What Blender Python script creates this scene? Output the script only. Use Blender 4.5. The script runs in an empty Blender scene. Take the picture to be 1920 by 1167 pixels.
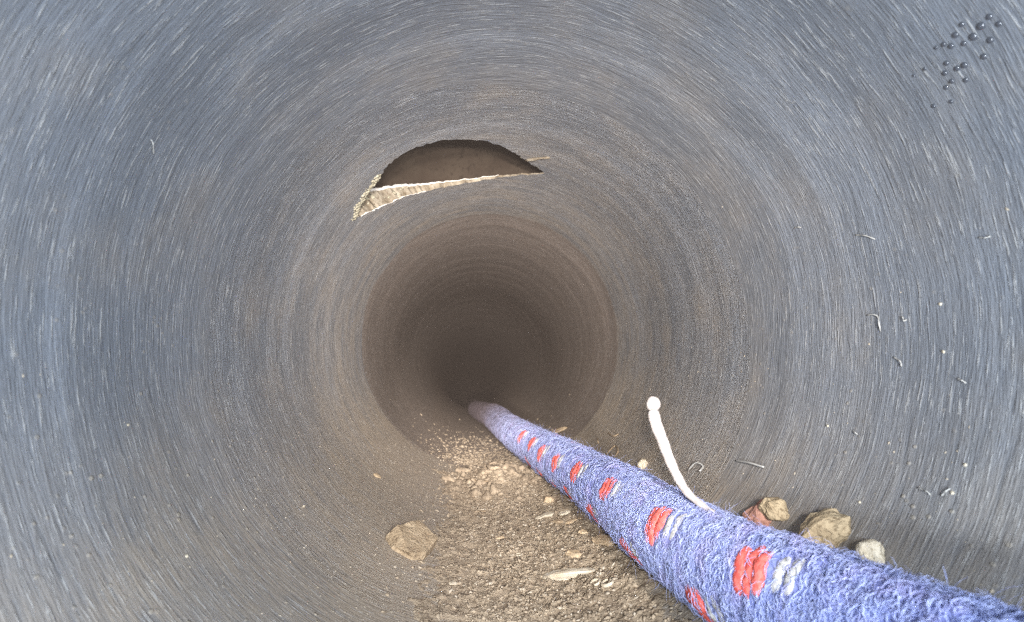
import bpy, bmesh, math, random
import numpy as np
from mathutils import Vector, Matrix, noise as mnoise
from mathutils.geometry import delaunay_2d_cdt
from math import sin, cos, pi, radians, degrees, atan, atan2, sqrt

random.seed(7)
rng = np.random.default_rng(11)
S = bpy.context.scene
C = S.collection

# ------------------------------------------------------------------ camera
R = 0.075                       # inner radius of the 150 mm drain pipe, axis along +Y
FPX, PW, PH = 1048.0, 1920.0, 1167.0
YAW, PIT = atan(67 / FPX), atan(74.5 / FPX)
CAM = Vector((-.119 * R, 0, -.087 * R))
cd = bpy.data.cameras.new('inspection_camera')
cam = bpy.data.objects.new('inspection_camera', cd)
C.objects.link(cam)
cam.location = CAM
cam.rotation_euler = (pi / 2 + PIT, 0, -YAW)
cd.sensor_width = 36.0
cd.lens = 36.0 * FPX / PW
cd.clip_start, cd.clip_end = .002, 30
cd.dof.use_dof = True
cd.dof.focus_distance = .165
cd.dof.aperture_fstop = 34
S.camera = cam

# ------------------------------------------------------------------ world: no daylight reaches the inside of the drain
w = bpy.data.worlds.new('World'); S.world = w; w.use_nodes = True
w.node_tree.nodes['Background'].inputs[0].default_value = (.02, .018, .016, 1)
w.node_tree.nodes['Background'].inputs[1].default_value = .05

# ------------------------------------------------------------------ the camera head's own LED lamps
def spot(name, loc, aim, power, col, size_deg, blend, soft):
    d = bpy.data.lights.new(name, 'SPOT')
    d.energy, d.color, d.spot_size, d.spot_blend, d.shadow_soft_size = power, col, radians(size_deg), blend, soft
    o = bpy.data.objects.new(name, d); C.objects.link(o)
    o.location = loc
    o.rotation_euler = (Vector(aim) - Vector(loc)).to_track_quat('-Z', 'Y').to_euler()
    return o
COOL, WARM = (.82, .90, 1.0), (1.0, .91, .84)
for k in range(4):
    a = pi / 4 + k * pi / 2
    p = (CAM.x + .021 + .016 * cos(a), -.026, CAM.z - .010 + .016 * sin(a))
    spot('flood_lamp', p, (p[0] * .6 - .02, .5, p[2] * .6 - .05), 0.41, COOL, 166, 1.0, .004)
for sx in (-1, 1):
    spot('beam_lamp', (CAM.x + .015 + sx * .014, -.012, .002), (.014, .9, -.004), 2.1, WARM, 64, 1.0, .003)
spot('long_beam_lamp', (CAM.x, -.012, .014), (-.012, 1.2, -.02), 11.5, WARM, 38, 1.0, .004)
spot('distance_lamp', (CAM.x, -.012, -.02), (-.016, 1.2, -.045), 34.0, WARM, 17, 1.0, .004)

S.view_settings.view_transform = 'Standard'
S.view_settings.look = 'None'
S.view_settings.exposure = .14
S.view_settings.gamma = 1
S.view_settings.use_curve_mapping = False
S.cycles.use_denoising = False
S.cycles.filter_width = 1.3
S.cycles.max_bounces = 6
S.cycles.diffuse_bounces = 4

# ------------------------------------------------------------------ helpers
def ray(px, py):
    v = Vector(((px - PW / 2) / FPX, 1.0, -(py - PH / 2) / FPX))
    v = Matrix.Rotation(PIT, 3, 'X') @ v
    v = Matrix.Rotation(-YAW, 3, 'Z') @ v
    return v.normalized()
def hit(px, py, rho=R):
    """point of the pipe wall (or of a cylinder of radius rho inside it) that the photograph shows at a pixel"""
    d = ray(px, py)
    A = d.x ** 2 + d.z ** 2; B = CAM.x * d.x + CAM.z * d.z; K = CAM.x ** 2 + CAM.z ** 2 - rho ** 2
    return CAM + d * ((-B + sqrt(B * B - A * K)) / A)
def wall(th, y, rho=R):         # th = 0 at the invert, positive to the right
    return Vector((rho * sin(th), y, -rho * cos(th)))
def thy(p): return atan2(p.x, -p.z), p.y
def obj(name, me, mat=None, parent=None, smooth=True, **props):
    if isinstance(me, bmesh.types.BMesh):
        m = bpy.data.meshes.new(name); me.to_mesh(m); me.free(); me = m
    if mat and not me.materials: me.materials.append(mat)
    if smooth and len(me.polygons): me.polygons.foreach_set('use_smooth', [True] * len(me.polygons))
    o = bpy.data.objects.new(name, me); C.objects.link(o)
    if parent is not None: o.parent = parent
    for k, v in props.items(): o[k] = v
    return o
def mesh(name, verts, faces):
    m = bpy.data.meshes.new(name); m.from_pydata([tuple(v) for v in verts], [], faces); m.update(); return m
def fast_mesh(name, V, Fq):
    """numpy vertices and same-sized faces"""
    m = bpy.data.meshes.new(name)
    n = Fq.shape[1]
    m.vertices.add(len(V)); m.vertices.foreach_set('co', np.ascontiguousarray(V, dtype=np.float32).ravel())
    m.loops.add(Fq.size); m.loops.foreach_set('vertex_index', np.ascontiguousarray(Fq, dtype=np.int32).ravel())
    m.polygons.add(len(Fq)); m.polygons.foreach_set('loop_start', np.arange(0, Fq.size, n, dtype=np.int32))
    m.polygons.foreach_set('loop_total', np.full(len(Fq), n, dtype=np.int32))
    m.update(calc_edges=True); m.validate(); return m
def tube(name, pts, radii, seg=10, cap=True):
    """round tube through points, with rounded-off ends"""
    P = [Vector(p) for p in pts]; V = []; Fc = []
    T0 = (P[1] - P[0]).normalized()
    up = Vector((0, 0, 1)) if abs(T0.z) < .9 else Vector((1, 0, 0))
    N = T0.cross(up).normalized()
    for i, p in enumerate(P):
        T = (P[min(i + 1, len(P) - 1)] - P[max(i - 1, 0)]).normalized()
        N = (N - T * N.dot(T)).normalized(); B = T.cross(N)
        for k in range(seg):
            a = 2 * pi * k / seg
            V.append(p + (N * cos(a) + B * sin(a)) * radii[i])
    for i in range(len(P) - 1):
        for k in range(seg):
            Fc.append((i * seg + k, i * seg + (k + 1) % seg, (i + 1) * seg + (k + 1) % seg, (i + 1) * seg + k))
    if cap:
        Fc.append(tuple(range(seg - 1, -1, -1))); b = (len(P) - 1) * seg; Fc.append(tuple(range(b, b + seg)))
    return mesh(name, V, Fc)
def smooth_path(pts, n):
    """Catmull-Rom through points, n samples"""
    P = [Vector(p) for p in pts]; P = [P[0] * 2 - P[1]] + P + [P[-1] * 2 - P[-2]]
    out = []
    for i in range(n):
        u = i / (n - 1) * (len(P) - 3); k = min(int(u), len(P) - 4); t = u - k
        a, b, c, d = P[k:k + 4]
        out.append(.5 * ((2 * b) + (c - a) * t + (2 * a - 5 * b + 4 * c - d) * t * t + (3 * b - a - 3 * c + d) * t ** 3))
    return out

# ------------------------------------------------------------------ materials
class NT:
    def __init__(s, name, rough=.6, spec=.4):
        s.m = bpy.data.materials.new(name); s.m.use_nodes = True
        s.t = s.m.node_tree; s.b = s.t.nodes['Principled BSDF']
        s.b.inputs['Roughness'].default_value = rough
        s.b.inputs['Specular IOR Level'].default_value = spec
        s.co = s.n('ShaderNodeTexCoord').outputs['Object']
    def n(s, t, **kw):
        x = s.t.nodes.new(t)
        for k, v in kw.items(): setattr(x, k, v)
        return x
    def link(s, a, b): s.t.links.new(a, b)
    def put(s, sock, v):
        if hasattr(v, 'node'): s.link(v, sock)
        else: sock.default_value = v
    def map(s, scale, loc=(0, 0, 0), rot=(0, 0, 0), vec=None):
        x = s.n('ShaderNodeMapping'); s.put(x.inputs[0], vec or s.co)
        x.inputs[1].default_value = loc; x.inputs[2].default_value = rot; x.inputs[3].default_value = scale
        return x.outputs[0]
    def noise(s, vec, scale=1, detail=3, rough=.6, dist=0):
        x = s.n('ShaderNodeTexNoise'); s.put(x.inputs['Vector'], vec)
        x.inputs['Scale'].default_value = scale; x.inputs['Detail'].default_value = detail
        x.inputs['Roughness'].default_value = rough; x.inputs['Distortion'].default_value = dist
        return x.outputs['Fac']
    def voro(s, vec, scale=1, rand=1):
        x = s.n('ShaderNodeTexVoronoi'); s.put(x.inputs['Vector'], vec)
        x.inputs['Scale'].default_value = scale; x.inputs['Randomness'].default_value = rand
        return x
    def ramp(s, f, a, b, lo=0., hi=1.):
        x = s.n('ShaderNodeMapRange'); x.interpolation_type = 'SMOOTHSTEP'
        s.put(x.inputs[0], f)
        for i, v in zip((1, 2, 3, 4), (a, b, lo, hi)): x.inputs[i].default_value = v
        return x.outputs[0]
    def math(s, op, a, b=0.):
        x = s.n('ShaderNodeMath', operation=op); s.put(x.inputs[0], a); s.put(x.inputs[1], b); return x.outputs[0]
    def mix(s, f, a, b, blend='MIX'):
        x = s.n('ShaderNodeMix', data_type='RGBA', blend_type=blend)
        s.put(x.inputs[0], f); s.put(x.inputs[6], a if hasattr(a, 'node') else (*a, 1)); s.put(x.inputs[7], b if hasattr(b, 'node') else (*b, 1))
        return x.outputs[2]
    def bump(s, h, dist, strength=1., normal=None):
        x = s.n('ShaderNodeBump'); x.inputs['Strength'].default_value = strength; x.inputs['Distance'].default_value = dist
        s.put(x.inputs['Height'], h)
        if normal is not None: s.link(normal, x.inputs['Normal'])
        return x.outputs[0]
    def done(s, col=None, normal=None, rough=None):
        if col is not None: s.put(s.b.inputs['Base Color'], col if hasattr(col, 'node') else (*col, 1))
        if normal is not None: s.link(normal, s.b.inputs['Normal'])
        if rough is not None: s.put(s.b.inputs['Roughness'], rough)
        return s.m

def pipe_material(name, base, dust, dust_lo, dust_hi, streak=1.0, y_tint=0.):
    q = NT(name, .5, .45)
    # the streaks left by extrusion and jetting run round the pipe: stretch noise along y; a slow warp makes them wander
    warp = q.noise(q.map((22, 22, 22)), 1, 2, .5)
    sep = q.n('ShaderNodeSeparateXYZ'); q.link(q.co, sep.inputs[0])
    y = q.math('ADD', sep.outputs[1], q.math('MULTIPLY', warp, .007))
    cmb = q.n('ShaderNodeCombineXYZ')
    q.link(sep.outputs[0], cmb.inputs[0]); q.link(y, cmb.inputs[1]); q.link(sep.outputs[2], cmb.inputs[2])
    v = cmb.outputs[0]
    fine = q.noise(q.map((165, 2500, 165), vec=v), 1, 3, .65)
    mid = q.noise(q.map((115, 880, 115), (3, 1, 7), vec=v), 1, 4, .65)
    wide = q.noise(q.map((34, 170, 34), (9, 4, 1), vec=v), 1, 4, .6)
    slant = q.noise(q.map((190, 1500, 190), (1, 5, 2), (.06, 0, .05), vec=v), 1, 2, .6)
    blot = q.noise(q.map((38, 38, 38)), 1, 4, .6)
    grain = q.noise(q.map((700, 1400, 700)), 1, 2, .6)
    line = q.math('MULTIPLY', q.ramp(fine, .53, .63), q.ramp(slant, .44, .56))          # pale scuffs
    dark = q.math('MULTIPLY', q.ramp(mid, .50, .28), .5)
    col = q.mix(q.ramp(wide, .3, .7), tuple(c * .84 for c in base), tuple(c * 1.16 for c in base))
    band = q.noise(q.map((4, 62, 4), (2, 8, 5), vec=v), 1, 3, .6)
    col = q.mix(q.ramp(band, .33, .67, .42, 0), col, tuple(c * .55 for c in base))
    col = q.mix(q.ramp(band, .50, .74, 0, .35), col, tuple(c * 1.7 for c in base))
    col = q.mix(q.ramp(grain, .25, .75, 0, .35), col, tuple(c * .6 for c in base))
    # dust film: heavier towards the invert and in blotches
    low = q.ramp(sep.outputs[2], dust_hi, dust_lo)
    film = q.math('MULTIPLY', q.math('ADD', q.math('ADD', q.math('MULTIPLY', low, 1.0), q.math('MULTIPLY', q.ramp(sep.outputs[2], -.060, -.0715), .6)), q.ramp(blot, .42, .75, .06, .32)), q.ramp(mid, .2, .75, .55, 1))
    if y_tint > 0:      # warm tint growing with distance, painting the browner far light into the wall colour
        film = q.math('ADD', film, q.math('MULTIPLY', q.ramp(q.math('ADD', sep.outputs[1], q.math('MULTIPLY', blot, .12)), y_tint + .03, y_tint + .26, 0, .5), q.ramp(wide, .3, .7, .3, 1.1)))
    far = q.n('ShaderNodeClamp'); q.link(film, far.inputs[0])
    col = q.mix(far.outputs[0], col, dust)
    col = q.mix(q.math('MULTIPLY', dark, .5 * streak), col, tuple(c * .5 for c in base))
    col = q.mix(q.math('MULTIPLY', line, .52 * streak), col, (.55, .55, .53))
    # specks of grit stuck to the wall
    vo = q.voro(q.map((420, 300, 420)), 1)
    spk = q.math('MULTIPLY', q.ramp(vo.outputs['Distance'], .22, .10), q.ramp(q.noise(q.map((140, 140, 140), (5, 5, 5)), 1, 2), .5, .62))
    spk = q.math('MULTIPLY', spk, q.ramp(sep.outputs[2], .03, -.06, .25, 1.))
    col = q.mix(q.math('MULTIPLY', spk, .6), col, (.50, .44, .34))
    h = q.math('ADD', q.math('MULTIPLY', fine, .5), q.math('MULTIPLY', mid, 1.0))
    h = q.math('ADD', h, q.math('MULTIPLY', line, .25))
    h = q.math('ADD', h, q.math('MULTIPLY', grain, .15))
    h = q.math('ADD', h, q.math('MULTIPLY', spk, .6))
    return q.done(col, q.bump(h, .00036 * streak), q.ramp(mid, .3, .7, .42, .62))

PIPE = pipe_material('grey_plastic', (.196, .221, .256), (.335, .285, .225), -.076, -.002, 1., .12)
PIPE_OLD = pipe_material('silted_plastic', (.245, .212, .19), (.245, .20, .162), -.15, .05, .8, -1)

def grainy(name, c1, c2, scale, rough=.85, bump=.0004, spec=.2, c3=None, detail=4):
    q = NT(name, rough, spec)
    a = q.noise(q.map((scale,) * 3), 1, detail, .65)
    b = q.noise(q.map((scale * 4.3,) * 3, (3, 3, 3)), 1, 3, .65)
    col = q.mix(q.ramp(a, .32, .68), c1, c2)
    if c3: col = q.mix(q.ramp(b, .52, .70), col, c3)
    h = q.math('ADD', a, q.math('MULTIPLY', b, .5))
    return q.done(col, q.bump(h, bump))
SILT = grainy('wet_silt', (.28, .22, .155), (.41, .335, .24), 260, .8, .0009, .3, (.17, .13, .09), 5)
GRIT = grainy('grit', (.15, .115, .078), (.42, .345, .25), 420, .8, .0002, .3)
GRIT_PALE = grainy('pale_grit', (.34, .29, .22), (.50, .44, .35), 300, .8, .0002, .3)
STONE_TAN = grainy('tan_stone', (.36, .28, .175), (.50, .41, .27), 240, .85, .0010, .2, (.22, .165, .10))
STONE_BROWN = grainy('brown_stone', (.31, .235, .15), (.44, .35, .235), 260, .85, .0009, .25, (.17, .12, .075))
STONE_RED = grainy('red_stone', (.40, .20, .155), (.50, .29, .22), 300, .85, .0006, .25, (.30, .15, .11))
STONE_PALE = grainy('pale_stone', (.58, .50, .36), (.72, .66, .53), 300, .8, .0007, .25, (.42, .35, .23))
WOOD = grainy('wood_chip', (.42, .31, .19), (.58, .46, .31), 300, .8, .0003, .25)
WOOD_PALE = grainy('pale_wood', (.40, .335, .24), (.58, .52, .41), 220, .75, .0002, .3)
CUT = grainy('cut_plastic', (.54, .51, .46), (.68, .65, .61), 420, .6, .0002, .35)
CUT_DIRTY = grainy('dirty_cut_plastic', (.17, .135, .09), (.34, .30, .235), 150, .8, .0009, .25, (.13, .10, .07))
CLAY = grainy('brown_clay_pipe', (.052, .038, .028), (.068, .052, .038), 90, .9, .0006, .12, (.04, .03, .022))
BUD = grainy('white_cotton', (.36, .325, .305), (.44, .405, .385), 500, .8, .0001, .3)
CRUMB = grainy('crumbled_lining', (.25, .23, .165), (.38, .355, .27), 300, .85, .0004, .2, (.22, .19, .13))
SWARF = grainy('pale_swarf', (.36, .355, .33), (.46, .455, .43), 700, .55, .0001, .4)
TWIG = grainy('dry_twig', (.30, .22, .14), (.46, .36, .24), 500, .85, .0002, .2)

def yarn_material(name, c1, c2, c3=None, dim_far=True):
    q = NT(name, .9, .12)
    v = q.map((900, 900, 900))
    a = q.noise(v, 1, 3, .6)
    b = q.noise(q.map((160,) * 3, (2, 2, 2)), 1, 2, .6)
    col = q.mix(q.ramp(a, .3, .7), c1, c2)
    if c3: col = q.mix(q.ramp(b, .45, .7), col, c3)
    if dim_far:           # rope colour darkened farther down the pipe, painting in the fading light
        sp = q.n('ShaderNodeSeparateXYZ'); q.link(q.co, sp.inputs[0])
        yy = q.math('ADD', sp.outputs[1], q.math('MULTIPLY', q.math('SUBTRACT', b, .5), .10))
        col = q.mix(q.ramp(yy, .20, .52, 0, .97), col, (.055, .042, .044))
    return q.done(col, q.bump(a, .0003))
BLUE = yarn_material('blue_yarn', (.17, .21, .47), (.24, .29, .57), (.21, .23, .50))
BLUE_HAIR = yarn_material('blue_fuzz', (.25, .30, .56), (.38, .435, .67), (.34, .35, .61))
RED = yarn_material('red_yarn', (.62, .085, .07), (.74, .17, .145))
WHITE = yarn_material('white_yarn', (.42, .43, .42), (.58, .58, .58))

# ------------------------------------------------------------------ near pipe, with the hole broken through its crown
YJ = .332                       # joint with the next pipe
Y0 = -.14
# outline of the hole on the inner wall, as the photograph shows it: (px, py, rim depth in metres)
HOLE = [(668, 408, .0050), (671, 398, .004), (675, 386, .004), (683, 374, .004), (689, 362, .004), (700, 348, .004), (709, 337, .004),
        (716, 327, .004), (722, 316, .004), (733, 306, .004), (747, 295, .004), (763, 285, .004), (781, 277, .004), (801, 270, .004), (822, 265, .004),
        (846, 262, .004), (870, 261, .004), (893, 263, .004), (914, 266, .004), (933, 272, .004), (950, 279, .004), (966, 288, .004),
        (978, 296, .004), (990, 303, .004), (1001, 311, .004), (1012, 318, .003), (1022, 325, .0006),
        (1004, 327, .0006), (984, 328, .0007), (962, 330, .0008), (942, 332, .0009), (920, 336, .0013), (900, 339, .0015), (880, 342, .0016), (860, 346, .002),
        (840, 350, .0024), (820, 354, .0028), (800, 359, .0036), (785, 362, .0042), (770, 366, .0050), (755, 371, .0060), (740, 377, .0072), (725, 383, .0084), (712, 389, .0094), (700, 394, .0095), (688, 400, .0085), (677, 405, .007)]
hp = []
for i, (px, py, t) in enumerate(HOLE):
    nx, ny, nt = HOLE[(i + 1) % len(HOLE)]
    for k in range(3):
        f = k / 3
        jx, jy = ((rng.random() - .5) * 2.6, (rng.random() - .5) * 2.6) if k or True else (0, 0)
        hp.append((px + (nx - px) * f + jx, py + (ny - py) * f + jy, t + (nt - t) * f))
hole_uv = []
for px, py, t in hp:
    th, y = thy(hit(px, py))
    th = th if th > 0 else th + 2 * pi          # crown at pi
    hole_uv.append((th, y, t))
def inside_hole(u, v, grow=0):
    c = False; n = len(hole_uv); j = n - 1
    for i in range(n):
        a, b = hole_uv[i], hole_uv[j]
        if (a[1] > v) != (b[1] > v) and u < (b[0] - a[0]) * (v - a[1]) / (b[1] - a[1]) + a[0]: c = not c
        j = i
    return c
# unrolled sheet around the hole, triangulated with the hole left out, then rolled up
U0, U1, V0, V1 = pi - 1.5, pi + 1.5, .16, .315
pts = [Vector((u * R, y)) for u, y, t in hole_uv]
nh = len(pts)
edges = [(i, (i + 1) % nh) for i in range(nh)]
NU, NV = 60, 40
gid = {}
for j in range(NV + 1):
    for i in range(NU + 1):
        u, v = U0 + (U1 - U0) * i / NU, V0 + (V1 - V0) * j / NV
        if inside_hole(u, v): continue
        if min((u - a[0]) ** 2 * R * R + (v - a[1]) ** 2 for a in hole_uv) < .0012 ** 2: continue
        gid[(i, j)] = len(pts); pts.append(Vector((u * R, v)))
border = [(i, 0) for i in range(NU)] + [(NU, j) for j in range(NV)] + [(i, NV) for i in range(NU, 0, -1)] + [(0, j) for j in range(NV, 0, -1)]
edges += [(gid[border[k]], gid[border[(k + 1) % len(border)]]) for k in range(len(border))]
vo, eo, fo, ov, oe, of = delaunay_2d_cdt(pts, edges, [], 0, 1e-7)
bm = bmesh.new()
vs = [bm.verts.new(wall(p.x / R, p.y)) for p in vo]
for f in fo:
    cx = sum(vo[i].x for i in f) / len(f) / R; cy = sum(vo[i].y for i in f) / len(f)
    if not inside_hole(cx, cy): bm.faces.new([vs[i] for i in f])
# the rest of the wall: two rings and the remaining arc
def patch(u0, u1, v0, v1, nu, nv):
    g = [[bm.verts.new(wall(u0 + (u1 - u0) * i / nu, v0 + (v1 - v0) * j / nv)) for i in range(nu + 1)] for j in range(nv + 1)]
    for j in range(nv):
        for i in range(nu): bm.faces.new((g[j][i], g[j][i + 1], g[j + 1][i + 1], g[j + 1][i]))
patch(U0, U1, Y0, V0, NU, 60); patch(U0, U1, V1, YJ, NU, 4)
patch(U1, U0 + 2 * pi, Y0, V0, 66, 60); patch(U1, U0 + 2 * pi, V0, V1, 66, NV); patch(U1, U0 + 2 * pi, V1, YJ, 66, 4)
bmesh.ops.remove_doubles(bm, verts=bm.verts, dist=2e-6)
for f in bm.faces:
    c = f.calc_center_median(); f.normal_update()
    if f.normal.dot(Vector((c.x, 0, c.z))) > 0: f.normal_flip()
near = obj('drain_pipe', bm, PIPE, label='blue-grey scratched plastic drain pipe in front, with a broken hole in its crown', category='pipe')
# outer skin of the pipe wall: a plain sleeve left open over the hole's surroundings by a gap (hidden, closes the wall)
T = .0045
# broken edge: the wall thickness seen round the hole
Vr, Fr = [], []
n = len(hole_uv)
for (u, y, t) in hole_uv:
    Vr.append(wall(u, y))
for i, (u, y, t) in enumerate(hole_uv):
    Vr.append(wall(u, y, R + t * .55 + (rng.random() - .5) * .0003))
for i, (u, y, t) in enumerate(hole_uv):
    Vr.append(wall(u, y, R + t))
for i in range(n):
    j = (i + 1) % n
    Fr.append((i, j, n + j, n + i)); Fr.append((n + i, n + j, 2 * n + j, 2 * n + i))
obj('broken_edge', mesh('broken_edge', Vr, Fr), CUT_DIRTY, near, smooth=False)
# bright fresh lip along the outer line of the far side of the break
lip = []
order = list(range(27 * 3, n)) + [0]
for i in order:
    u, y, t = hole_uv[i]
    if t > .0009: lip.append((wall(u, y - .0002, R + t), .00016 + .00055 * min(1, max(0, (t - .0012) / .004)) * (.75 + .5 * rng.random())))
obj('white_lip', tube('white_lip', [p for p, r in lip], [r for p, r in lip], 7), CUT, near, label='white freshly broken lip along the far side of the hole')
inner = []
for i in range(39 * 3 - 6, n - 2):
    u, y, t = hole_uv[i]; inner.append((wall(u, y + .0001, R + .0001), .00012 + .0003 * rng.random() ** 2))
obj('chipped_lip', tube('chipped_lip', [p for p, r in inner], [r for p, r in inner], 6), CUT, near)
# loose crumbs on the ragged left side of the break
def lump_mesh(name, size, seed, sub=2, rough=.28, flat=(1, 1, 1), cutz=None):
    b = bmesh.new(); bmesh.ops.create_icosphere(b, subdivisions=sub, radius=1)
    off = Vector((seed * 3.1, seed * 1.7, seed * 5.3))
    for v in b.verts:
        k = 1 + rough * mnoise.noise(v.co * 1.3 + off) * 1.6 + rough * .5 * mnoise.noise(v.co * 3.5 + off) + rough * .25 * mnoise.noise(v.co * 8 + off)
        v.co = Vector((v.co.x * flat[0], v.co.y * flat[1], v.co.z * flat[2])) * k * size
    m = bpy.data.meshes.new(name); b.to_mesh(m); b.free(); return m
def scatter(name, places, mat, sub=1, variants=6, rough=.45, parent=None, flatten=.6):
    """many small crumbs joined into one mesh; places = (point, normal, size)"""
    protos = []
    for k in range(variants):
        b = bmesh.new(); bmesh.ops.create_icosphere(b, subdivisions=sub, radius=1)
        off = Vector((k * 7.7, 3, k * 2.2))
        V = np.array([tuple(v.co * (1 + rough * mnoise.noise(v.co * 1.1 + off) * 1.7)) for v in b.verts])
        b.verts.index_update()
        protos.append((V, np.array([[v.index for v in f.verts] for f in b.faces]))); b.free()
    VV, FF, o = [], [], 0
    for p, nn, s in places:
        V, Fc = protos[rng.integers(variants)]
        q = Vector(nn).to_track_quat('Z', 'Y').to_matrix() @ Matrix.Rotation(rng.random() * 6.28, 3, 'Z')
        sc = np.array([s * (.7 + .9 * rng.random()), s * (.6 + .5 * rng.random()), s * flatten])
        VV.append((V * sc) @ np.array(q).T + np.array(p)); FF.append(Fc + o); o += len(V)
    return fast_mesh(name, np.concatenate(VV), np.concatenate(FF))
pl = []
for k in range(260):
    f = rng.random(); i = f * 22
    k0 = int(i); u, y, t = hole_uv[k0]
    g = abs(rng.normal()) * .0014
    uu, yy = u + (g + .0001) / R * .9, y - g * .6
    p = wall(uu, yy, R - .0001); pl.append((p, (-p.x, 0, -p.z), .0003 + .0008 * rng.random() ** 2))
for k in range(60):
    u, y, t = hole_uv[rng.integers(20, 76)]
    p = wall(u, y - .0002, R + .0002); pl.append((p, (-p.x, 0, -p.z), .00015 + .0004 * rng.random() ** 3))
for k in range(34):
    i = rng.integers(39 * 3, n - 1); u, y, t = hole_uv[i]
    p = wall(u + rng.normal() * .004, y - .0003, R + t * rng.random() * .8); pl.append((p, (0, -1, -.3), .0003 + .0008 * rng.random() ** 2))
obj('crumbs', scatter('crumbs', pl, None), CRUMB, near, smooth=False, kind='stuff')
# small sliver at the right end of the break
sl = [hit(985, 301, R - .0002), hit(1000, 299, R - .0006), hit(1014, 297, R - .0007), hit(1031, 296, R - .0002)]
obj('sliver', tube('sliver', smooth_path(sl, 9), [.0003, .0007, .0008, .0007, .00055, .0005, .0004, .0006, .0003], 6), CUT_DIRTY, near, label='thin pale sliver at the right corner of the hole')

# brown clay branch above the hole
bx = hit(870, 300).x
bc = Vector((-.016, .226, .066))
Vb, Fb = [], []
SEG, RB = 56, .058
for j, (z, r) in enumerate([(-.012, RB), (.004, RB), (.02, RB), (.045, RB * .99), (.08, RB * .99), (.13, RB * .98), (.16, RB * .7), (.165, .001)]):
    for k in range(SEG):
        a = 2 * pi * k / SEG
        x, yy = bc.x + r * cos(a), bc.y + .004 + r * sin(a)
        zz = bc.z + z
        if j == 0: zz = sqrt(max(0, (R + .0007) ** 2 - min(abs(x), R) ** 2))
        Vb.append((x, yy, max(zz, sqrt(max(0, (R + .0007) ** 2 - min(abs(x), R) ** 2)))))
for j in range(7):
    for k in range(SEG): Fb.append((j * SEG + k, j * SEG + (k + 1) % SEG, (j + 1) * SEG + (k + 1) % SEG, (j + 1) * SEG + k))
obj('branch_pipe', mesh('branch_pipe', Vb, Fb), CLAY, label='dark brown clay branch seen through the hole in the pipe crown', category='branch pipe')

# ------------------------------------------------------------------ next pipe beyond the joint, dipping away
Vp, Fp = [], []
SEG = 120
rings = [(YJ - .0006, R * .9996), (YJ + .0015, R * .9996)]
yy = YJ + .004
while yy < YJ + 4:
    rings.append((yy, R * .9996)); yy += max(.004, (yy - YJ) * .045)
def axis2(y):
    s = y - YJ
    return Vector((-.0006 * min(1, s * 20) - .008 * s - .006 * s * s, y, -.0004 * min(1, s * 20) - .026 * s - .040 * s * s))
for (y, r) in rings:
    c = axis2(max(y, YJ))
    for k in range(SEG):
        a = 2 * pi * k / SEG
        wob = (-.0035 + .0045 * mnoise.noise(Vector((cos(a) * 2.2, sin(a) * 2.2, 4))) + .0012 * mnoise.noise(Vector((cos(a) * 9, sin(a) * 9, 1)))) if y < YJ + .001 else 0
        Vp.append((c.x + r * sin(a), y + wob, c.z - r * cos(a)))
for j in range(len(rings) - 1):
    for k in range(SEG): Fp.append((j * SEG + k, (j + 1) * SEG + k, (j + 1) * SEG + (k + 1) % SEG, j * SEG + (k + 1) % SEG))
obj('drain_pipe', mesh('far_pipe', Vp, Fp), PIPE_OLD, label='brownish grey drain pipe beyond the joint, fading into darkness', category='pipe')

# ------------------------------------------------------------------ silt on the invert
def silt_h(th, y):
    """depth of silt over the wall, metres (negative: none)"""
    cen = .03 + .10 * sin(y * 9)
    wd = .50 + .10 * mnoise.noise(Vector((y * 22, 3, 0))) - .5 * max(0, .19 - y)
    a = (th - cen) / wd
    end = min(1, max(0, (.330 - y) / .03)) 
    start = min(1, max(0, (y - .05) / .05))
    h = .0026 * (1 - abs(a) ** 1.4) * end * start - .0006
    # heap in front of the joint, left of the rope
    h += .0078 * math.exp(-((th - .06) / .17) ** 2 - ((y - .292) / .028) ** 2)
    p = wall(th, y)
    h += .0006 * mnoise.noise(p * 90) + .0007 * mnoise.noise(p * 260) + .0007 * mnoise.noise(p * 640)
    return h
NT_, NY_ = 190, 340
TH0, TH1, YS0, YS1 = -.75, .80, .06, YJ - .0008
Vs, Fs = [], []
for j in range(NY_ + 1):
    for i in range(NT_ + 1):
        th = TH0 + (TH1 - TH0) * i / NT_; y = YS0 + (YS1 - YS0) * (j / NY_)
        h = silt_h(th, y)
        p = wall(th, y, R - max(h, -.0012)); Vs.append(p)
for j in range(NY_):
    for i in range(NT_):
        a = j * (NT_ + 1) + i; Fs.append((a, a + 1, a + NT_ + 2, a + NT_ + 1))
obj('silt_bed', mesh('silt_bed', Vs, Fs), SILT, kind='structure', label='layer of brown silt along the bottom of the pipe')
def floor_at(px, py):
    """point on the silt or wall at a pixel of the photograph"""
    p = hit(px, py)
    for k in range(6):
        th, y = thy(p); p = hit(px, py, R - max(0, silt_h(th, y)))
    return p
def up_at(p): return Vector((-p.x, 0, -p.z)).normalized()

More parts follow.
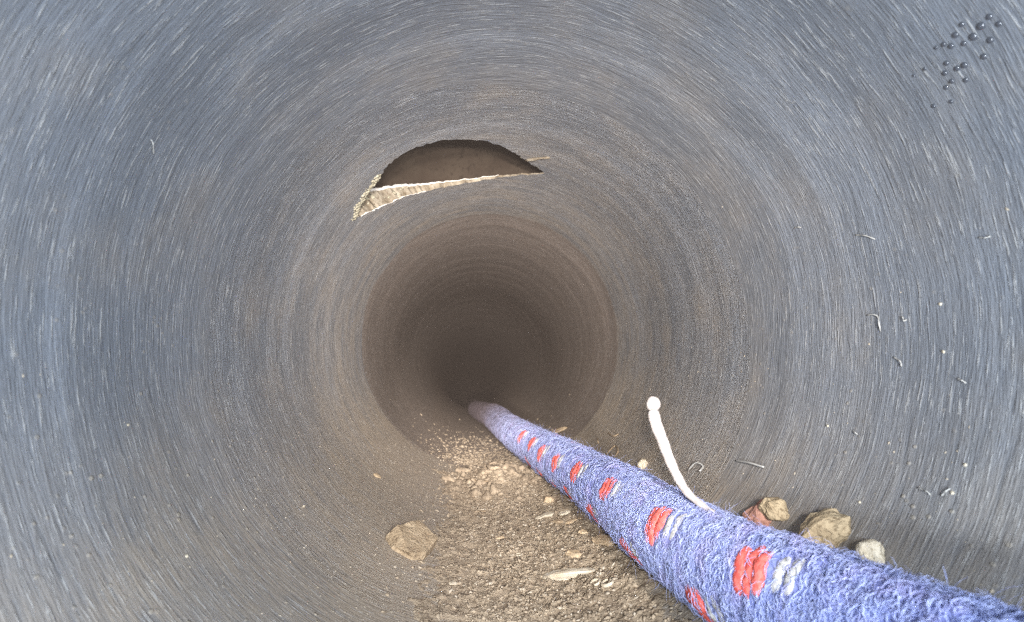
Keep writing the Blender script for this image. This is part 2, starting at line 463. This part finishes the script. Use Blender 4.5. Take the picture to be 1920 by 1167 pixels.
pl, pl2 = [], []
for k in range(24000):
    y = .07 + .29 * rng.random() ** 1.2; th = .10 + rng.normal() * .27
    h = silt_h(th, y)
    if h < -.0009 - .0022 * rng.random() ** 2: continue
    if th > .62 or rng.random() > math.exp(-max(0, -th - .12) * 5): continue
    p = wall(th, y, R - max(h, 0))
    s = .00024 + .00062 * rng.random() ** 3
    (pl if rng.random() < .88 else pl2).append((p, (-p.x + rng.normal() * .03, rng.normal() * .03, -p.z), s))
for k in range(2600):            # grit thinning out past the joint
    y = YJ + abs(rng.normal()) * .07; th = .02 + rng.normal() * .26; cx_ = axis2(y)
    p = Vector((cx_.x + R * sin(th), y, cx_.z - R * cos(th)))
    (pl if rng.random() < .9 else pl2).append((p, (-sin(th), .05, cos(th)), .0003 + .0010 * rng.random() ** 3))
obj('gravel', scatter('gravel', pl, None, 1, 8, .5, None, .55), GRIT, smooth=False, kind='stuff', label='fine brown grit scattered over the silt')
obj('gravel', scatter('gravel_pale', pl2, None, 1, 8, .5, None, .5), GRIT_PALE, smooth=False, kind='stuff', label='paler specks of grit scattered over the silt')
# clods heaped in front of the joint
pl = []
for k in range(170):
    th = .06 + rng.normal() * .17; y = .292 + rng.normal() * .018
    if y > YJ - .002: continue
    p = wall(th, y, R - max(0, silt_h(th, y))); pl.append((p, (-p.x, 0, -p.z), .0007 + .0028 * rng.random() ** 2.2))
obj('rubble', scatter('rubble', pl, None, 2, 8, .5, None, .7), SILT, smooth=False, kind='stuff', label='heap of brown crumbled clods in front of the joint')
# grit stuck on the lower wall
pl = []
for k in range(2600):
    y = .06 + .25 * rng.random(); th = -.35 - abs(rng.normal()) * .38 if rng.random() < .80 else .7 + abs(rng.normal()) * .45
    p = wall(th, y, R); pl.append((p, (-p.x, 0, -p.z), .00010 + .00026 * rng.random() ** 4))
obj('wall_grit', scatter('wall_grit', pl, None, 1, 6, .5, None, .5), GRIT_PALE, smooth=False, kind='stuff', label='tiny pale grit specks stuck to the lower pipe wall')

# ------------------------------------------------------------------ damp air in the drain
b = bmesh.new(); bmesh.ops.create_cube(b, size=1)
hz = obj('haze', b, None, smooth=False, kind='stuff', label='thin damp brownish air filling the drain')
hz.scale = (3.0, 6.2, 4.2); hz.location = (0, 2.3, -1.0)
hm = bpy.data.materials.new('damp_air'); hm.use_nodes = True
hm.node_tree.nodes.remove(hm.node_tree.nodes['Principled BSDF'])
pv = hm.node_tree.nodes.new('ShaderNodeVolumePrincipled')
pv.inputs['Color'].default_value = (.95, .80, .72, 1); pv.inputs['Density'].default_value = .017
hm.node_tree.links.new(pv.outputs[0], hm.node_tree.nodes['Material Output'].inputs['Volume'])
hz.data.materials.clear(); hz.data.materials.append(hm)

# ------------------------------------------------------------------ rope
A = .0098
ROPE_PX = [(893, 742), (905, 760), (925, 781), (947, 799), (972, 817), (1002, 836), (1040, 858), (1078, 880), (1120, 907), (1170, 938), (1230, 982), (1340, 1053), (1475, 1130), (1670, 1228)]
rp = []
for i, (px, py) in enumerate(ROPE_PX):
    if i < 1: continue
    p = hit(px, py, R - A - .0010); rp.append(p)
# beyond the joint the rope lies on the invert of the dipping pipe
far_pts = []
for y, th in ((1.5, -.10), (1.15, -.08), (.90, -.07), (.74, -.05)):
    c = axis2(y)
    far_pts.append(Vector((c.x + (R * .9996 - A) * sin(th), y, c.z - (R * .9996 - A) * cos(th))))
rp = [p for p in rp if p.y < .60]
near_end = rp[-1] + (rp[-1] - rp[-2]).normalized() * .12
path = smooth_path(far_pts + rp + [near_end], 900)
# even arc-length resampling
P = np.array([tuple(p) for p in path]); L = np.concatenate([[0], np.cumsum(np.linalg.norm(np.diff(P, axis=0), axis=1))])
P = P[::-1].copy(); L = L[-1] - L[::-1]          # s = 0 at the near end
def pos(s): return np.stack([np.interp(s, L, P[:, k]) for k in range(3)], -1)
LT = L[-1]
def frames(s):
    p = pos(s); t = pos(s + .002) - pos(s - .002); t /= np.linalg.norm(t, axis=-1, keepdims=True)
    # reference direction: world up made perpendicular to the rope
    upv = np.array([0, 0, 1.]) - t * t[..., 2:3]; upv /= np.linalg.norm(upv, axis=-1, keepdims=True)
    side = np.cross(t, upv)
    return p, t, upv, side
def relief(s, ph):
    k = 2 * pi / .0135
    return A * (1 + .026 * np.sin(7 * ph + k * s) * np.sin(7 * ph - k * s) + .018 * np.sin(2 * ph + 61 * s) + .015 * np.sin(s * 140 + 1.3 * np.cos(ph)))
def on_rope(s, ph, lift=0.):
    p, t, u, v = frames(s)
    r = (relief(s, ph) + lift)[..., None]
    return p + (u * np.cos(ph)[..., None] + v * np.sin(ph)[..., None]) * r
ss = np.concatenate([np.linspace(0, .42, 620), np.linspace(.423, LT, 160)])
SEG = 84
G = on_rope(np.repeat(ss, SEG), np.tile(np.arange(SEG) * 2 * pi / SEG, len(ss)))
i = np.arange(len(ss) - 1)[:, None]; k = np.arange(SEG)[None]
Fq = np.stack([i * SEG + k, i * SEG + (k + 1) % SEG, (i + 1) * SEG + (k + 1) % SEG, (i + 1) * SEG + k], -1).reshape(-1, 4)
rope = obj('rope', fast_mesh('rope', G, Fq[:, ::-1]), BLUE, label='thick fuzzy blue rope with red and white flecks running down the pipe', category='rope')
# where the flecks are: find (s, phi) of the rope point at a pixel
def rope_hit(px, py):
    d = np.array(ray(px, py)); o = np.array(CAM)
    tt = np.linspace(.03, .6, 6000); q = o + d * tt[:, None]
    sg = np.linspace(0, .6, 1200); pg = pos(sg)
    for a in range(0, len(tt), 200):
        D = np.linalg.norm(q[a:a + 200, None] - pg[None], axis=-1); m = D.min(1)
        h = np.nonzero(m < A)[0]
        if len(h):
            j = D[h[0]].argmin(); p, t, u, v = frames(sg[j:j + 1]); w_ = q[a + h[0]] - p[0]
            return sg[j], atan2(w_ @ v[0], w_ @ u[0])
    return None
RED_PX = [(1408, 1066), (1228, 980), (1136, 915), (1078, 884), (1041, 867), (1012, 849), (995, 832), (978, 818)]
hits = [rope_hit(*p) for p in RED_PX]
print('FLECKS', [(round(float(h[0]), 4), round(h[1], 2)) if h else None for h in hits])
hits = [h for h in hits if h]
def yarn(name, s0, ph0, lengths, spacing, rad, slant, mat, lift):
    """one fleck: a few short fat yarn stitches side by side over the rope"""
    Vv, Ff, o = [], [], 0
    NS, NK = 12, 9
    for q, ln in enumerate(lengths):
        e = np.linspace(-1, 1, NS)
        off = (q - (len(lengths) - 1) / 2) * spacing
        s = s0 + off + e * ln * sin(slant) * .5 + .0002 * rng.normal(size=NS)
        ph = ph0 + (e * ln * cos(slant) * .5) / A - off * .25 / A + (rng.random() - .5) * .06
        rr = rad * np.sqrt(np.maximum(1 - np.abs(e) ** 2.6, .03)) * (1 + .08 * rng.normal(size=NS))
        p, t, u, v = frames(s)
        nrm = u * np.cos(ph)[:, None] + v * np.sin(ph)[:, None]
        cen = p + nrm * (relief(s, ph) + lift - rad * .35)[:, None]
        tan = np.gradient(cen, axis=0); tan /= np.linalg.norm(tan, axis=1, keepdims=True)
        bi = np.cross(tan, nrm)
        for a in range(NK):
            an = 2 * pi * a / NK
            Vv.append(cen + bi * (rr * cos(an))[:, None] + nrm * (rr * sin(an) * .42)[:, None])
        blk = np.stack(Vv[-NK:], 1).reshape(-1, 3); del Vv[-NK:]; Vv.append(blk)
        for x in range(NS - 1):
            for a in range(NK): Ff.append((o + x * NK + a, o + x * NK + (a + 1) % NK, o + (x + 1) * NK + (a + 1) % NK, o + (x + 1) * NK + a))
        o += NS * NK
    return obj(name, fast_mesh(name, np.concatenate(Vv), np.array(Ff)), mat, rope)
fleck_spots = []
def fleck(s, ph):
    k = .9 + .2 * rng.random()
    yarn('red_yarn', s, ph, [.0086 * k, .0100 * k, .0088 * k], .0022, .0017, .35, RED, .0004)
    yarn('white_yarn', s - .0072, ph + .16, [.0080 * k, .0072 * k], .0026, .00130, .35, WHITE, .0002)
    fleck_spots.append((s, ph, 0)); fleck_spots.append((s - .0072, ph + .16, 1))
for h in hits: fleck(float(h[0]), h[1])
if len(hits) > 3:
    per = float(hits[2][0] - hits[1][0]) if len(hits) > 2 else .03
    sh = [float(h[0]) for h in hits]; pm = [h[1] for h in hits]
    for a in range(len(sh) - 1):            # second row, half a repeat on, low on the left
        fleck((sh[a] + sh[a + 1]) / 2 - .002, pm[a] - 1.25)
        fleck((sh[a] + sh[a + 1]) / 2, pm[a] + 1.85)
    fleck(sh[0] - per, pm[0]); fleck(sh[0] - per * .5, pm[0] - 1.25)
# fuzz
fs_ = np.array([(a, b) for a, b, c in fleck_spots]) if fleck_spots else np.zeros((0, 2))
def fuzz(count, s_lo, s_hi, lmin, lmax, rad, lift, wild):
    s = s_lo + (s_hi - s_lo) * rng.random(count); ph = rng.random(count) * 2 * pi
    keep = np.ones(count, bool)
    for a, b in fs_:
        dph = np.abs((ph - b + pi) % (2 * pi) - pi)
        keep &= ~((np.abs(s - a) < .0036) & (dph < .40) & (rng.random(count) < .84))
    s, ph = s[keep], ph[keep]; m = len(s)
    ln = lmin + (lmax - lmin) * rng.random(m) ** 2
    ang = rng.normal(0, .55, m) + np.where(rng.random(m) < .5, .35, pi + .35)     # mostly round the rope
    NS = 5; pts = []
    curl = rng.normal(0, .3, m); hgt = lift * rng.random(m) ** 2 + wild * (rng.random(m) ** 6)
    a_, s_, p_ = ang.copy(), s.copy(), ph.copy()
    for q in range(NS):
        e = q / (NS - 1)
        pts.append(on_rope(s_, p_, -.0001 + hgt * (e if wild else np.sin(e * pi)) + .00025))
        s_ = s_ + np.sin(a_) * ln / NS; p_ = p_ + np.cos(a_) * ln / NS / A; a_ = a_ + curl
    Q = np.stack(pts, 1)                               # m, NS, 3
    tan = np.gradient(Q, axis=1); tan /= np.linalg.norm(tan, axis=2, keepdims=True) + 1e-12
    ref = rng.normal(size=(m, 1, 3)); b1 = np.cross(tan, ref); b1 /= np.linalg.norm(b1, axis=2, keepdims=True) + 1e-12
    b2 = np.cross(tan, b1)
    taper = np.array([1, 1, .9, .7, .25])[None, :, None] * rad * (.6 + .8 * rng.random((m, 1, 1)))
    ring = np.stack([Q + (b1 * cos(a) + b2 * sin(a)) * taper for a in (0, 2 * pi / 3, 4 * pi / 3)], 2)
    V = ring.reshape(-1, 3)
    base = (np.arange(m) * NS * 3)[:, None, None]
    i = np.arange(NS - 1)[None, :, None] * 3; k = np.arange(3)[None, None]
    Fq = np.stack([base + i + k, base + i + (k + 1) % 3, base + i + 3 + (k + 1) % 3, base + i + 3 + k], -1).reshape(-1, 4)
    return V, Fq
parts_ = [fuzz(42000, .0, .22, .0020, .0055, .000055, .0009, 0.), fuzz(20000, .22, .80, .003, .007, .00010, .0009, 0.), fuzz(9000, .02, .40, .002, .006, .000035, .0008, .0035)]
o = 0; VV = []; FF = []
for V, Fq in parts_: VV.append(V); FF.append(Fq + o); o += len(V)
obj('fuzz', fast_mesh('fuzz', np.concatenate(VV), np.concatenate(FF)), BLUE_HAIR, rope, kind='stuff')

# ------------------------------------------------------------------ cotton bud standing out of the rope
def at_depth(px, py, y):
    d = ray(px, py); return CAM + d * (y / d.y)
h0 = rope_hit(1338, 962)
y0 = float(on_rope(np.array([h0[0]]), np.array([h0[1]]))[0][1]) if h0 else .12
bp = [(1346, 967, y0), (1318, 949, y0 + .004), (1290, 925, y0 + .009), (1272, 897, y0 + .013), (1255, 861, y0 + .017), (1242, 826, y0 + .021), (1230, 795, y0 + .024), (1225, 773, y0 + .026)]
path_b = smooth_path([at_depth(*q) for q in bp], 30)
rb = [.00045 + .00108 * min(1, (i / 29) * 1.2) ** .8 + .00006 * sin(i * 1.7) for i in range(30)]
stick = obj('cotton_bud', tube('bud_stick', path_b, rb, 14), BUD, label='bent white cotton bud stick with round tip standing out of the rope', category='cotton bud')
tipm = lump_mesh('bud_tip', .0019, 3, 3, .05, (1, 1, 1))
tip = obj('bud_tip', tipm, BUD, stick); tip.location = at_depth(1225, 758, y0 + .027); tip.scale = (.95, 1, 1.1)

# ------------------------------------------------------------------ stones and chips
def stone(name, px, py, wpx, hpx, mat, label, cat, seed, flat=.6, rot=0, sub=3, rough=.25, sink=.25, group=None, tilt=0.):
    p = floor_at(px, py); d = (p - CAM).length
    sx, sy = wpx * d / FPX / 2, hpx * d / FPX / 2
    m = lump_mesh(name, 1.0, seed, sub, rough, (sx, (sx + sy) / 2 * 1.0, sy))
    n = up_at(p); o = obj(name, m, mat, smooth=False)
    o.location = p + n * sy * (1 - 2 * sink)
    right = n.cross(Vector((0, -1, 0))).normalized(); 
    M = Matrix((right, n.cross(right), n)).transposed()
    o.rotation_euler = (M @ Matrix.Rotation(rot, 3, 'Z') @ Matrix.Rotation(tilt, 3, 'Y')).to_euler()
    o['label'], o['category'] = label, cat
    if group: o['group'] = group
    return o
def facet_stone(spec, faces, mat, label, seed):
    V = [hit(x, y, R - h) for x, y, h in spec]
    c = sum(V, Vector()) / len(V); n = up_at(c); b = bmesh.new()
    vs = [b.verts.new(p) for p in V]
    for f in faces: b.faces.new([vs[i] for i in f])
    rim = [e for e in b.edges if len(e.link_faces) == 1]
    ex = bmesh.ops.extrude_edge_only(b, edges=rim)
    for v in [g for g in ex['geom'] if isinstance(g, bmesh.types.BMVert)]: v.co += -n * .0035 + (v.co - c) * .05
    bmesh.ops.holes_fill(b, edges=[e for e in b.edges if len(e.link_faces) == 1])
    bmesh.ops.recalc_face_normals(b, faces=b.faces)
    bmesh.ops.bevel(b, geom=list(b.edges), offset=.00025, segments=1, affect='EDGES')
    bmesh.ops.triangulate(b, faces=b.faces)
    bmesh.ops.subdivide_edges(b, edges=[e for e in b.edges if e.calc_length() > .0012], cuts=4, use_grid_fill=True)
    for v in b.verts:
        q_ = v.co * 520 + Vector((seed, 0, 0)); k_ = v.co * 190
        v.co += n * (.00028 * mnoise.noise(q_) + .0005 * mnoise.noise(k_))
    for v in b.verts: v.co -= c
    o = obj('stone', b, mat, smooth=False, label=label, category='stone'); o.location = c
facet_stone([(745, 983, .0048), (787, 974, .0062), (822, 1008, .0042), (799, 1037, .0022), (768, 1036, .0026), (774, 1046, .0008), (737, 1025, .0008), (725, 1002, .0012)],
            [(0, 1, 2, 3, 4), (0, 4, 5, 6, 7), (4, 3, 5)], STONE_BROWN, 'flat angular brown stone lying alone on the left of the silt', 2)
stone('stone', 1430, 976, 58, 40, STONE_RED, 'reddish brown stone half hidden behind the rope on the right', 'stone', 5, sink=.3)
stone('stone', 1466, 966, 36, 46, STONE_TAN, 'small upright tan stone leaning against the reddish stone', 'stone', 8, sink=.2)
stone('stone', 1558, 1006, 88, 56, STONE_TAN, 'largest tan pitted stone behind the rope at lower right', 'stone', 11, sink=.3, tilt=.2, rough=.3)
stone('stone', 1640, 1052, 44, 36, STONE_PALE, 'pale cream stone nearest the camera beside the rope', 'stone', 14, sink=.25)
stone('stone', 1208, 874, 20, 18, STONE_PALE, 'small round white pebble on the wall left of the cotton bud', 'pebble', 17, sink=.3, rough=.15)
stone('stone', 1030, 942, 18, 15, WOOD, 'small tan pebble on the silt close to the rope', 'pebble', 19, sink=.3)
stone('stone', 954, 826, 12, 8, STONE_PALE, 'tiny pale pebble beside the far part of the rope', 'pebble', 20, sink=.3)

def chip(px0, py0, px1, py1, wpx, mat, label, seed, name='wood_chip', cat='wood chip', thick=.35, lift=.0004, group=None):
    a, b_ = floor_at(px0, py0), floor_at(px1, py1); d = ((a + b_) / 2 - CAM).length
    n = up_at((a + b_) / 2); w_ = wpx * d / FPX / 2 * 1.5
    ax = (b_ - a); ln = ax.length / 2; ax.normalize(); si = n.cross(ax).normalized()
    b = bmesh.new(); bmesh.ops.create_icosphere(b, subdivisions=3, radius=1)
    off = Vector((seed * 2.3, seed, 1))
    for v in b.verts:
        x, y, z = v.co
        k = 1 + .55 * mnoise.noise(v.co * 1.6 + off) + .30 * mnoise.noise(v.co * 4 + off)
        x = math.copysign(abs(x) ** .6, x)
        v.co = (ax * x * ln + si * y * w_ * k * (1 - .25 * x * (1 if seed % 2 else -1)) + n * z * w_ * thick * k)
    o = obj(name, b, mat, smooth=False, label=label, category=cat); o.location = (a + b_) / 2 + n * lift
    if group: o['group'] = group
    return o
chip(1016, 1086, 1117, 1072, 20, WOOD_PALE, 'longest pale wood splinter at the bottom beside the rope', 1)
chip(1004, 975, 1039, 963, 11, WOOD_PALE, 'pale wood splinter lying just above the middle of the silt', 2)
chip(1048, 966, 1070, 961, 10, WOOD_PALE, 'short pinkish wood chip right of the pale splinter', 3)
chip(1112, 1014, 1160, 1016, 18, WOOD, 'broad tan wood flake tucked against the left side of the rope', 4)
chip(1060, 984, 1092, 974, 8, WOOD, 'thin tan wood chip between the splinter and the rope', 5)
chip(1036, 979, 1056, 981, 7, TWIG, 'dark brown chip under the pale splinters', 6)
chip(1032, 813, 1064, 803, 9, WOOD, 'tan wood chip on the right behind the far rope', 7)
chip(874, 900, 918, 905, 6, TWIG, 'dark thin twig lying on the silt heap', 8, 'twig', 'twig')
chip(915, 898, 962, 890, 6, WOOD, 'light thin twig lying across the silt heap', 9, 'twig', 'twig')
chip(1062, 1037, 1088, 1046, 13, WOOD, 'brown flat chip left of the broad flake', 10)
chip(888, 962, 912, 960, 5, TWIG, 'short dark twig in the middle of the silt', 11, 'twig', 'twig')
chip(930, 1012, 946, 1009, 6, WOOD, 'tiny tan chip alone in the middle of the silt', 12)
chip(1086, 998, 1104, 1002, 8, WOOD, 'small tan chip just above the broad flake', 13)
chip(700, 892, 712, 895, 7, WOOD, 'tiny tan chip on the left edge of the silt', 14)
chip(842, 1094, 856, 1098, 9, WOOD_PALE, 'tiny pale chip at the bottom left of the silt', 15)
# snail-like rings (seed husks) at the bottom by the rope
for i, (px, py, r, lab) in enumerate([(1117, 1095, 9, 'pale curled seed husk by the end of the long splinter'), (1141, 1096, 10, 'round pale seed husk nearest the rope'), (972, 1043, 5, 'tiny curled seed husk in the middle of the silt')]):
    p = floor_at(px, py); n = up_at(p); d = (p - CAM).length * r / FPX
    pts_ = []
    rt = n.cross(Vector((0, 1, 0))).normalized(); fw = rt.cross(n)
    for k in range(20):
        a = k / 19 * 2 * pi * (.82 + .1 * i) + 2.3 * i; e = d * (.75 + .35 * k / 19)
        pts_.append((rt * cos(a) + fw * sin(a) * 1.0) * e + n * .0005)
    o = obj('seed_husk', tube('seed_husk', pts_, [d * .30 * (.6 + .4 * sin(pi * k / 19)) for k in range(20)], 8), WOOD_PALE, label=lab, category='husk'); o.location = p
# curly rootlets right of the rope
for i, (pp, lab) in enumerate([
    ([(1136, 853), (1146, 842), (1154, 836), (1159, 846), (1152, 856), (1144, 850)], 'curled brown rootlet above the rope left of the white pebble'),
    ([(1140, 812), (1150, 818), (1160, 814)], 'short straight rootlet on the wall above the curled one'),
    ([(1120, 822), (1121, 826), (1122, 832)], 'tiny upright rootlet beside the far rope'),
    ([(1290, 882), (1305, 868), (1318, 874), (1312, 884)], 'looped pale fibre right of the cotton bud'),
    ([(1380, 864), (1405, 868), (1432, 876)], 'long pale straight fibre lying on the right wall'),
    ]):
    p0 = [hit(x, y, R - .0006 - .001 * (k % 2)) for k, (x, y) in enumerate(pp)]
    c = p0[0]; sp = smooth_path([q - c for q in p0], 18)
    o = obj('rootlet', tube('rootlet', sp, [.00028] * 18, 6), TWIG if i < 3 else SWARF, label=lab, category='rootlet'); o.location = c
# swarf and hairs of plastic on the walls
for i, (pp, lab) in enumerate([
    ([(1604, 441), (1622, 442), (1641, 449)], 'straight pale plastic hair high on the right wall'),
    ([(1490, 428), (1497, 426), (1502, 427)], 'very short pale plastic hair left of the straight hair'),
    ([(1626, 592), (1634, 590), (1645, 593), (1648, 606), (1651, 622)], 'bent pale plastic shaving in the middle of the right wall'),
    ([(1692, 594), (1695, 602), (1700, 599)], 'tiny hooked plastic shaving right of the bent shaving'),
    ([(1676, 670), (1688, 678), (1690, 688)], 'small curved plastic shaving below the bent shaving'),
    ([(1796, 710), (1804, 714), (1812, 719)], 'slanted pale plastic shaving far out on the right wall'),
    ([(1836, 446), (1848, 446), (1858, 443)], 'thin level plastic hair at the upper far right'),
    ([(1600, 808), (1604, 812), (1608, 815)], 'tiny pale shaving low on the right wall'),
    ([(283, 262), (287, 270), (288, 290)], 'upright pale scratch-like plastic hair on the upper left wall'),
    ([(1722, 915), (1738, 922), (1745, 929)], 'slanted white fibre low on the right wall'),
    ([(1765, 930), (1774, 921), (1782, 916)], 'rising white fibre beside the slanted one'),
    ]):
    p0 = [hit(x, y, R - .0003 - .0005 * (k % 2)) for k, (x, y) in enumerate(pp)]
    c = p0[0]; sp = smooth_path([q - c for q in p0], 14)
    o = obj('plastic_shaving', tube('plastic_shaving', sp, [.00013 + .00005 * sin(k * 1.3) for k in range(14)], 6), SWARF, label=lab, category='shaving'); o.location = c
# pale grains one can pick out on the right wall
for i, (px, py, r, lab) in enumerate([
    (1810, 872, 5, 'white grain at the upper end of the lower right wall'), (1612, 942, 4, 'white grain on the wall above the largest tan stone'),
    (1786, 925, 5, 'white grain at the tip of the rising white fibre'), (1769, 660, 5, 'pale grain on the far right wall above the slanted shaving'),
    (1552, 799, 4, 'white grain low on the right wall above the stones'), (1763, 570, 5, 'pale grain on the right wall level with the bent shaving')]):
    p = hit(px, py, R - .0001); d = (p - CAM).length * r * .5 / FPX
    o = obj('grain', lump_mesh('grain', d, i + 30, 2, .25, (1, 1, 1)), STONE_PALE, smooth=False, label=lab, category='grain'); o.location = p
for i, (px, py, r, lab) in enumerate([
    (570, 950, 5, 'white grain on the lower left wall beside the silt'), (350, 1043, 6, 'round tan grain at the bottom left'), (240, 797, 4, 'pale grain halfway up the left wall')]):
    p = hit(px, py, R - .0001); d = (p - CAM).length * r * .5 / FPX
    o = obj('grain', lump_mesh('grain', d, i + 50, 2, .25, (1, 1, 1)), STONE_PALE, smooth=False, label=lab, category='grain'); o.location = p

# ------------------------------------------------------------------ water droplets on the upper right of the wall
q = NT('water', .19, 1.0)
WATER = q.done((.065, .073, .088))
b = bmesh.new(); bmesh.ops.create_uvsphere(b, u_segments=20, v_segments=12, radius=1)
dm = bpy.data.meshes.new('water_droplet'); b.to_mesh(dm); b.free(); dm.materials.append(WATER)
dm.polygons.foreach_set('use_smooth', [True] * len(dm.polygons))
for cx, cy, rr in [(1372, 68, 26), (1070, 152, 23), (1280, 170, 34), (1476, 146, 26), (1000, 268, 28), (1196, 287, 34), (1384, 324, 29), (1092, 361, 24), (952, 389, 26), (872, 371, 23), (788, 407, 19), (1312, 503, 27), (902, 576, 24), (1098, 598, 28), (1018, 634, 26), (885, 684, 25), (960, 773, 23), (1112, 761, 23), (896, 842, 22), (952, 996, 20), (762, 1044, 21), (664, 638, 18), (545, 712, 16)]:
    px, py = 1620 + cx / 5.833, 20 + cy / 5.833
    p = hit(px, py, R - .0001); r = rr / 5.833 * (p - CAM).length / FPX
    o = obj('water_droplet', dm, None, label='tiny clear water droplet on the upper right pipe wall', category='droplet', group='droplets on the upper right wall')
    o.location = hit(px, py, R - r * .1); o.scale = (r * .92, r * .92, r * .62)
    n = up_at(o.location); o.rotation_euler = n.to_track_quat('Z', 'Y').to_euler()
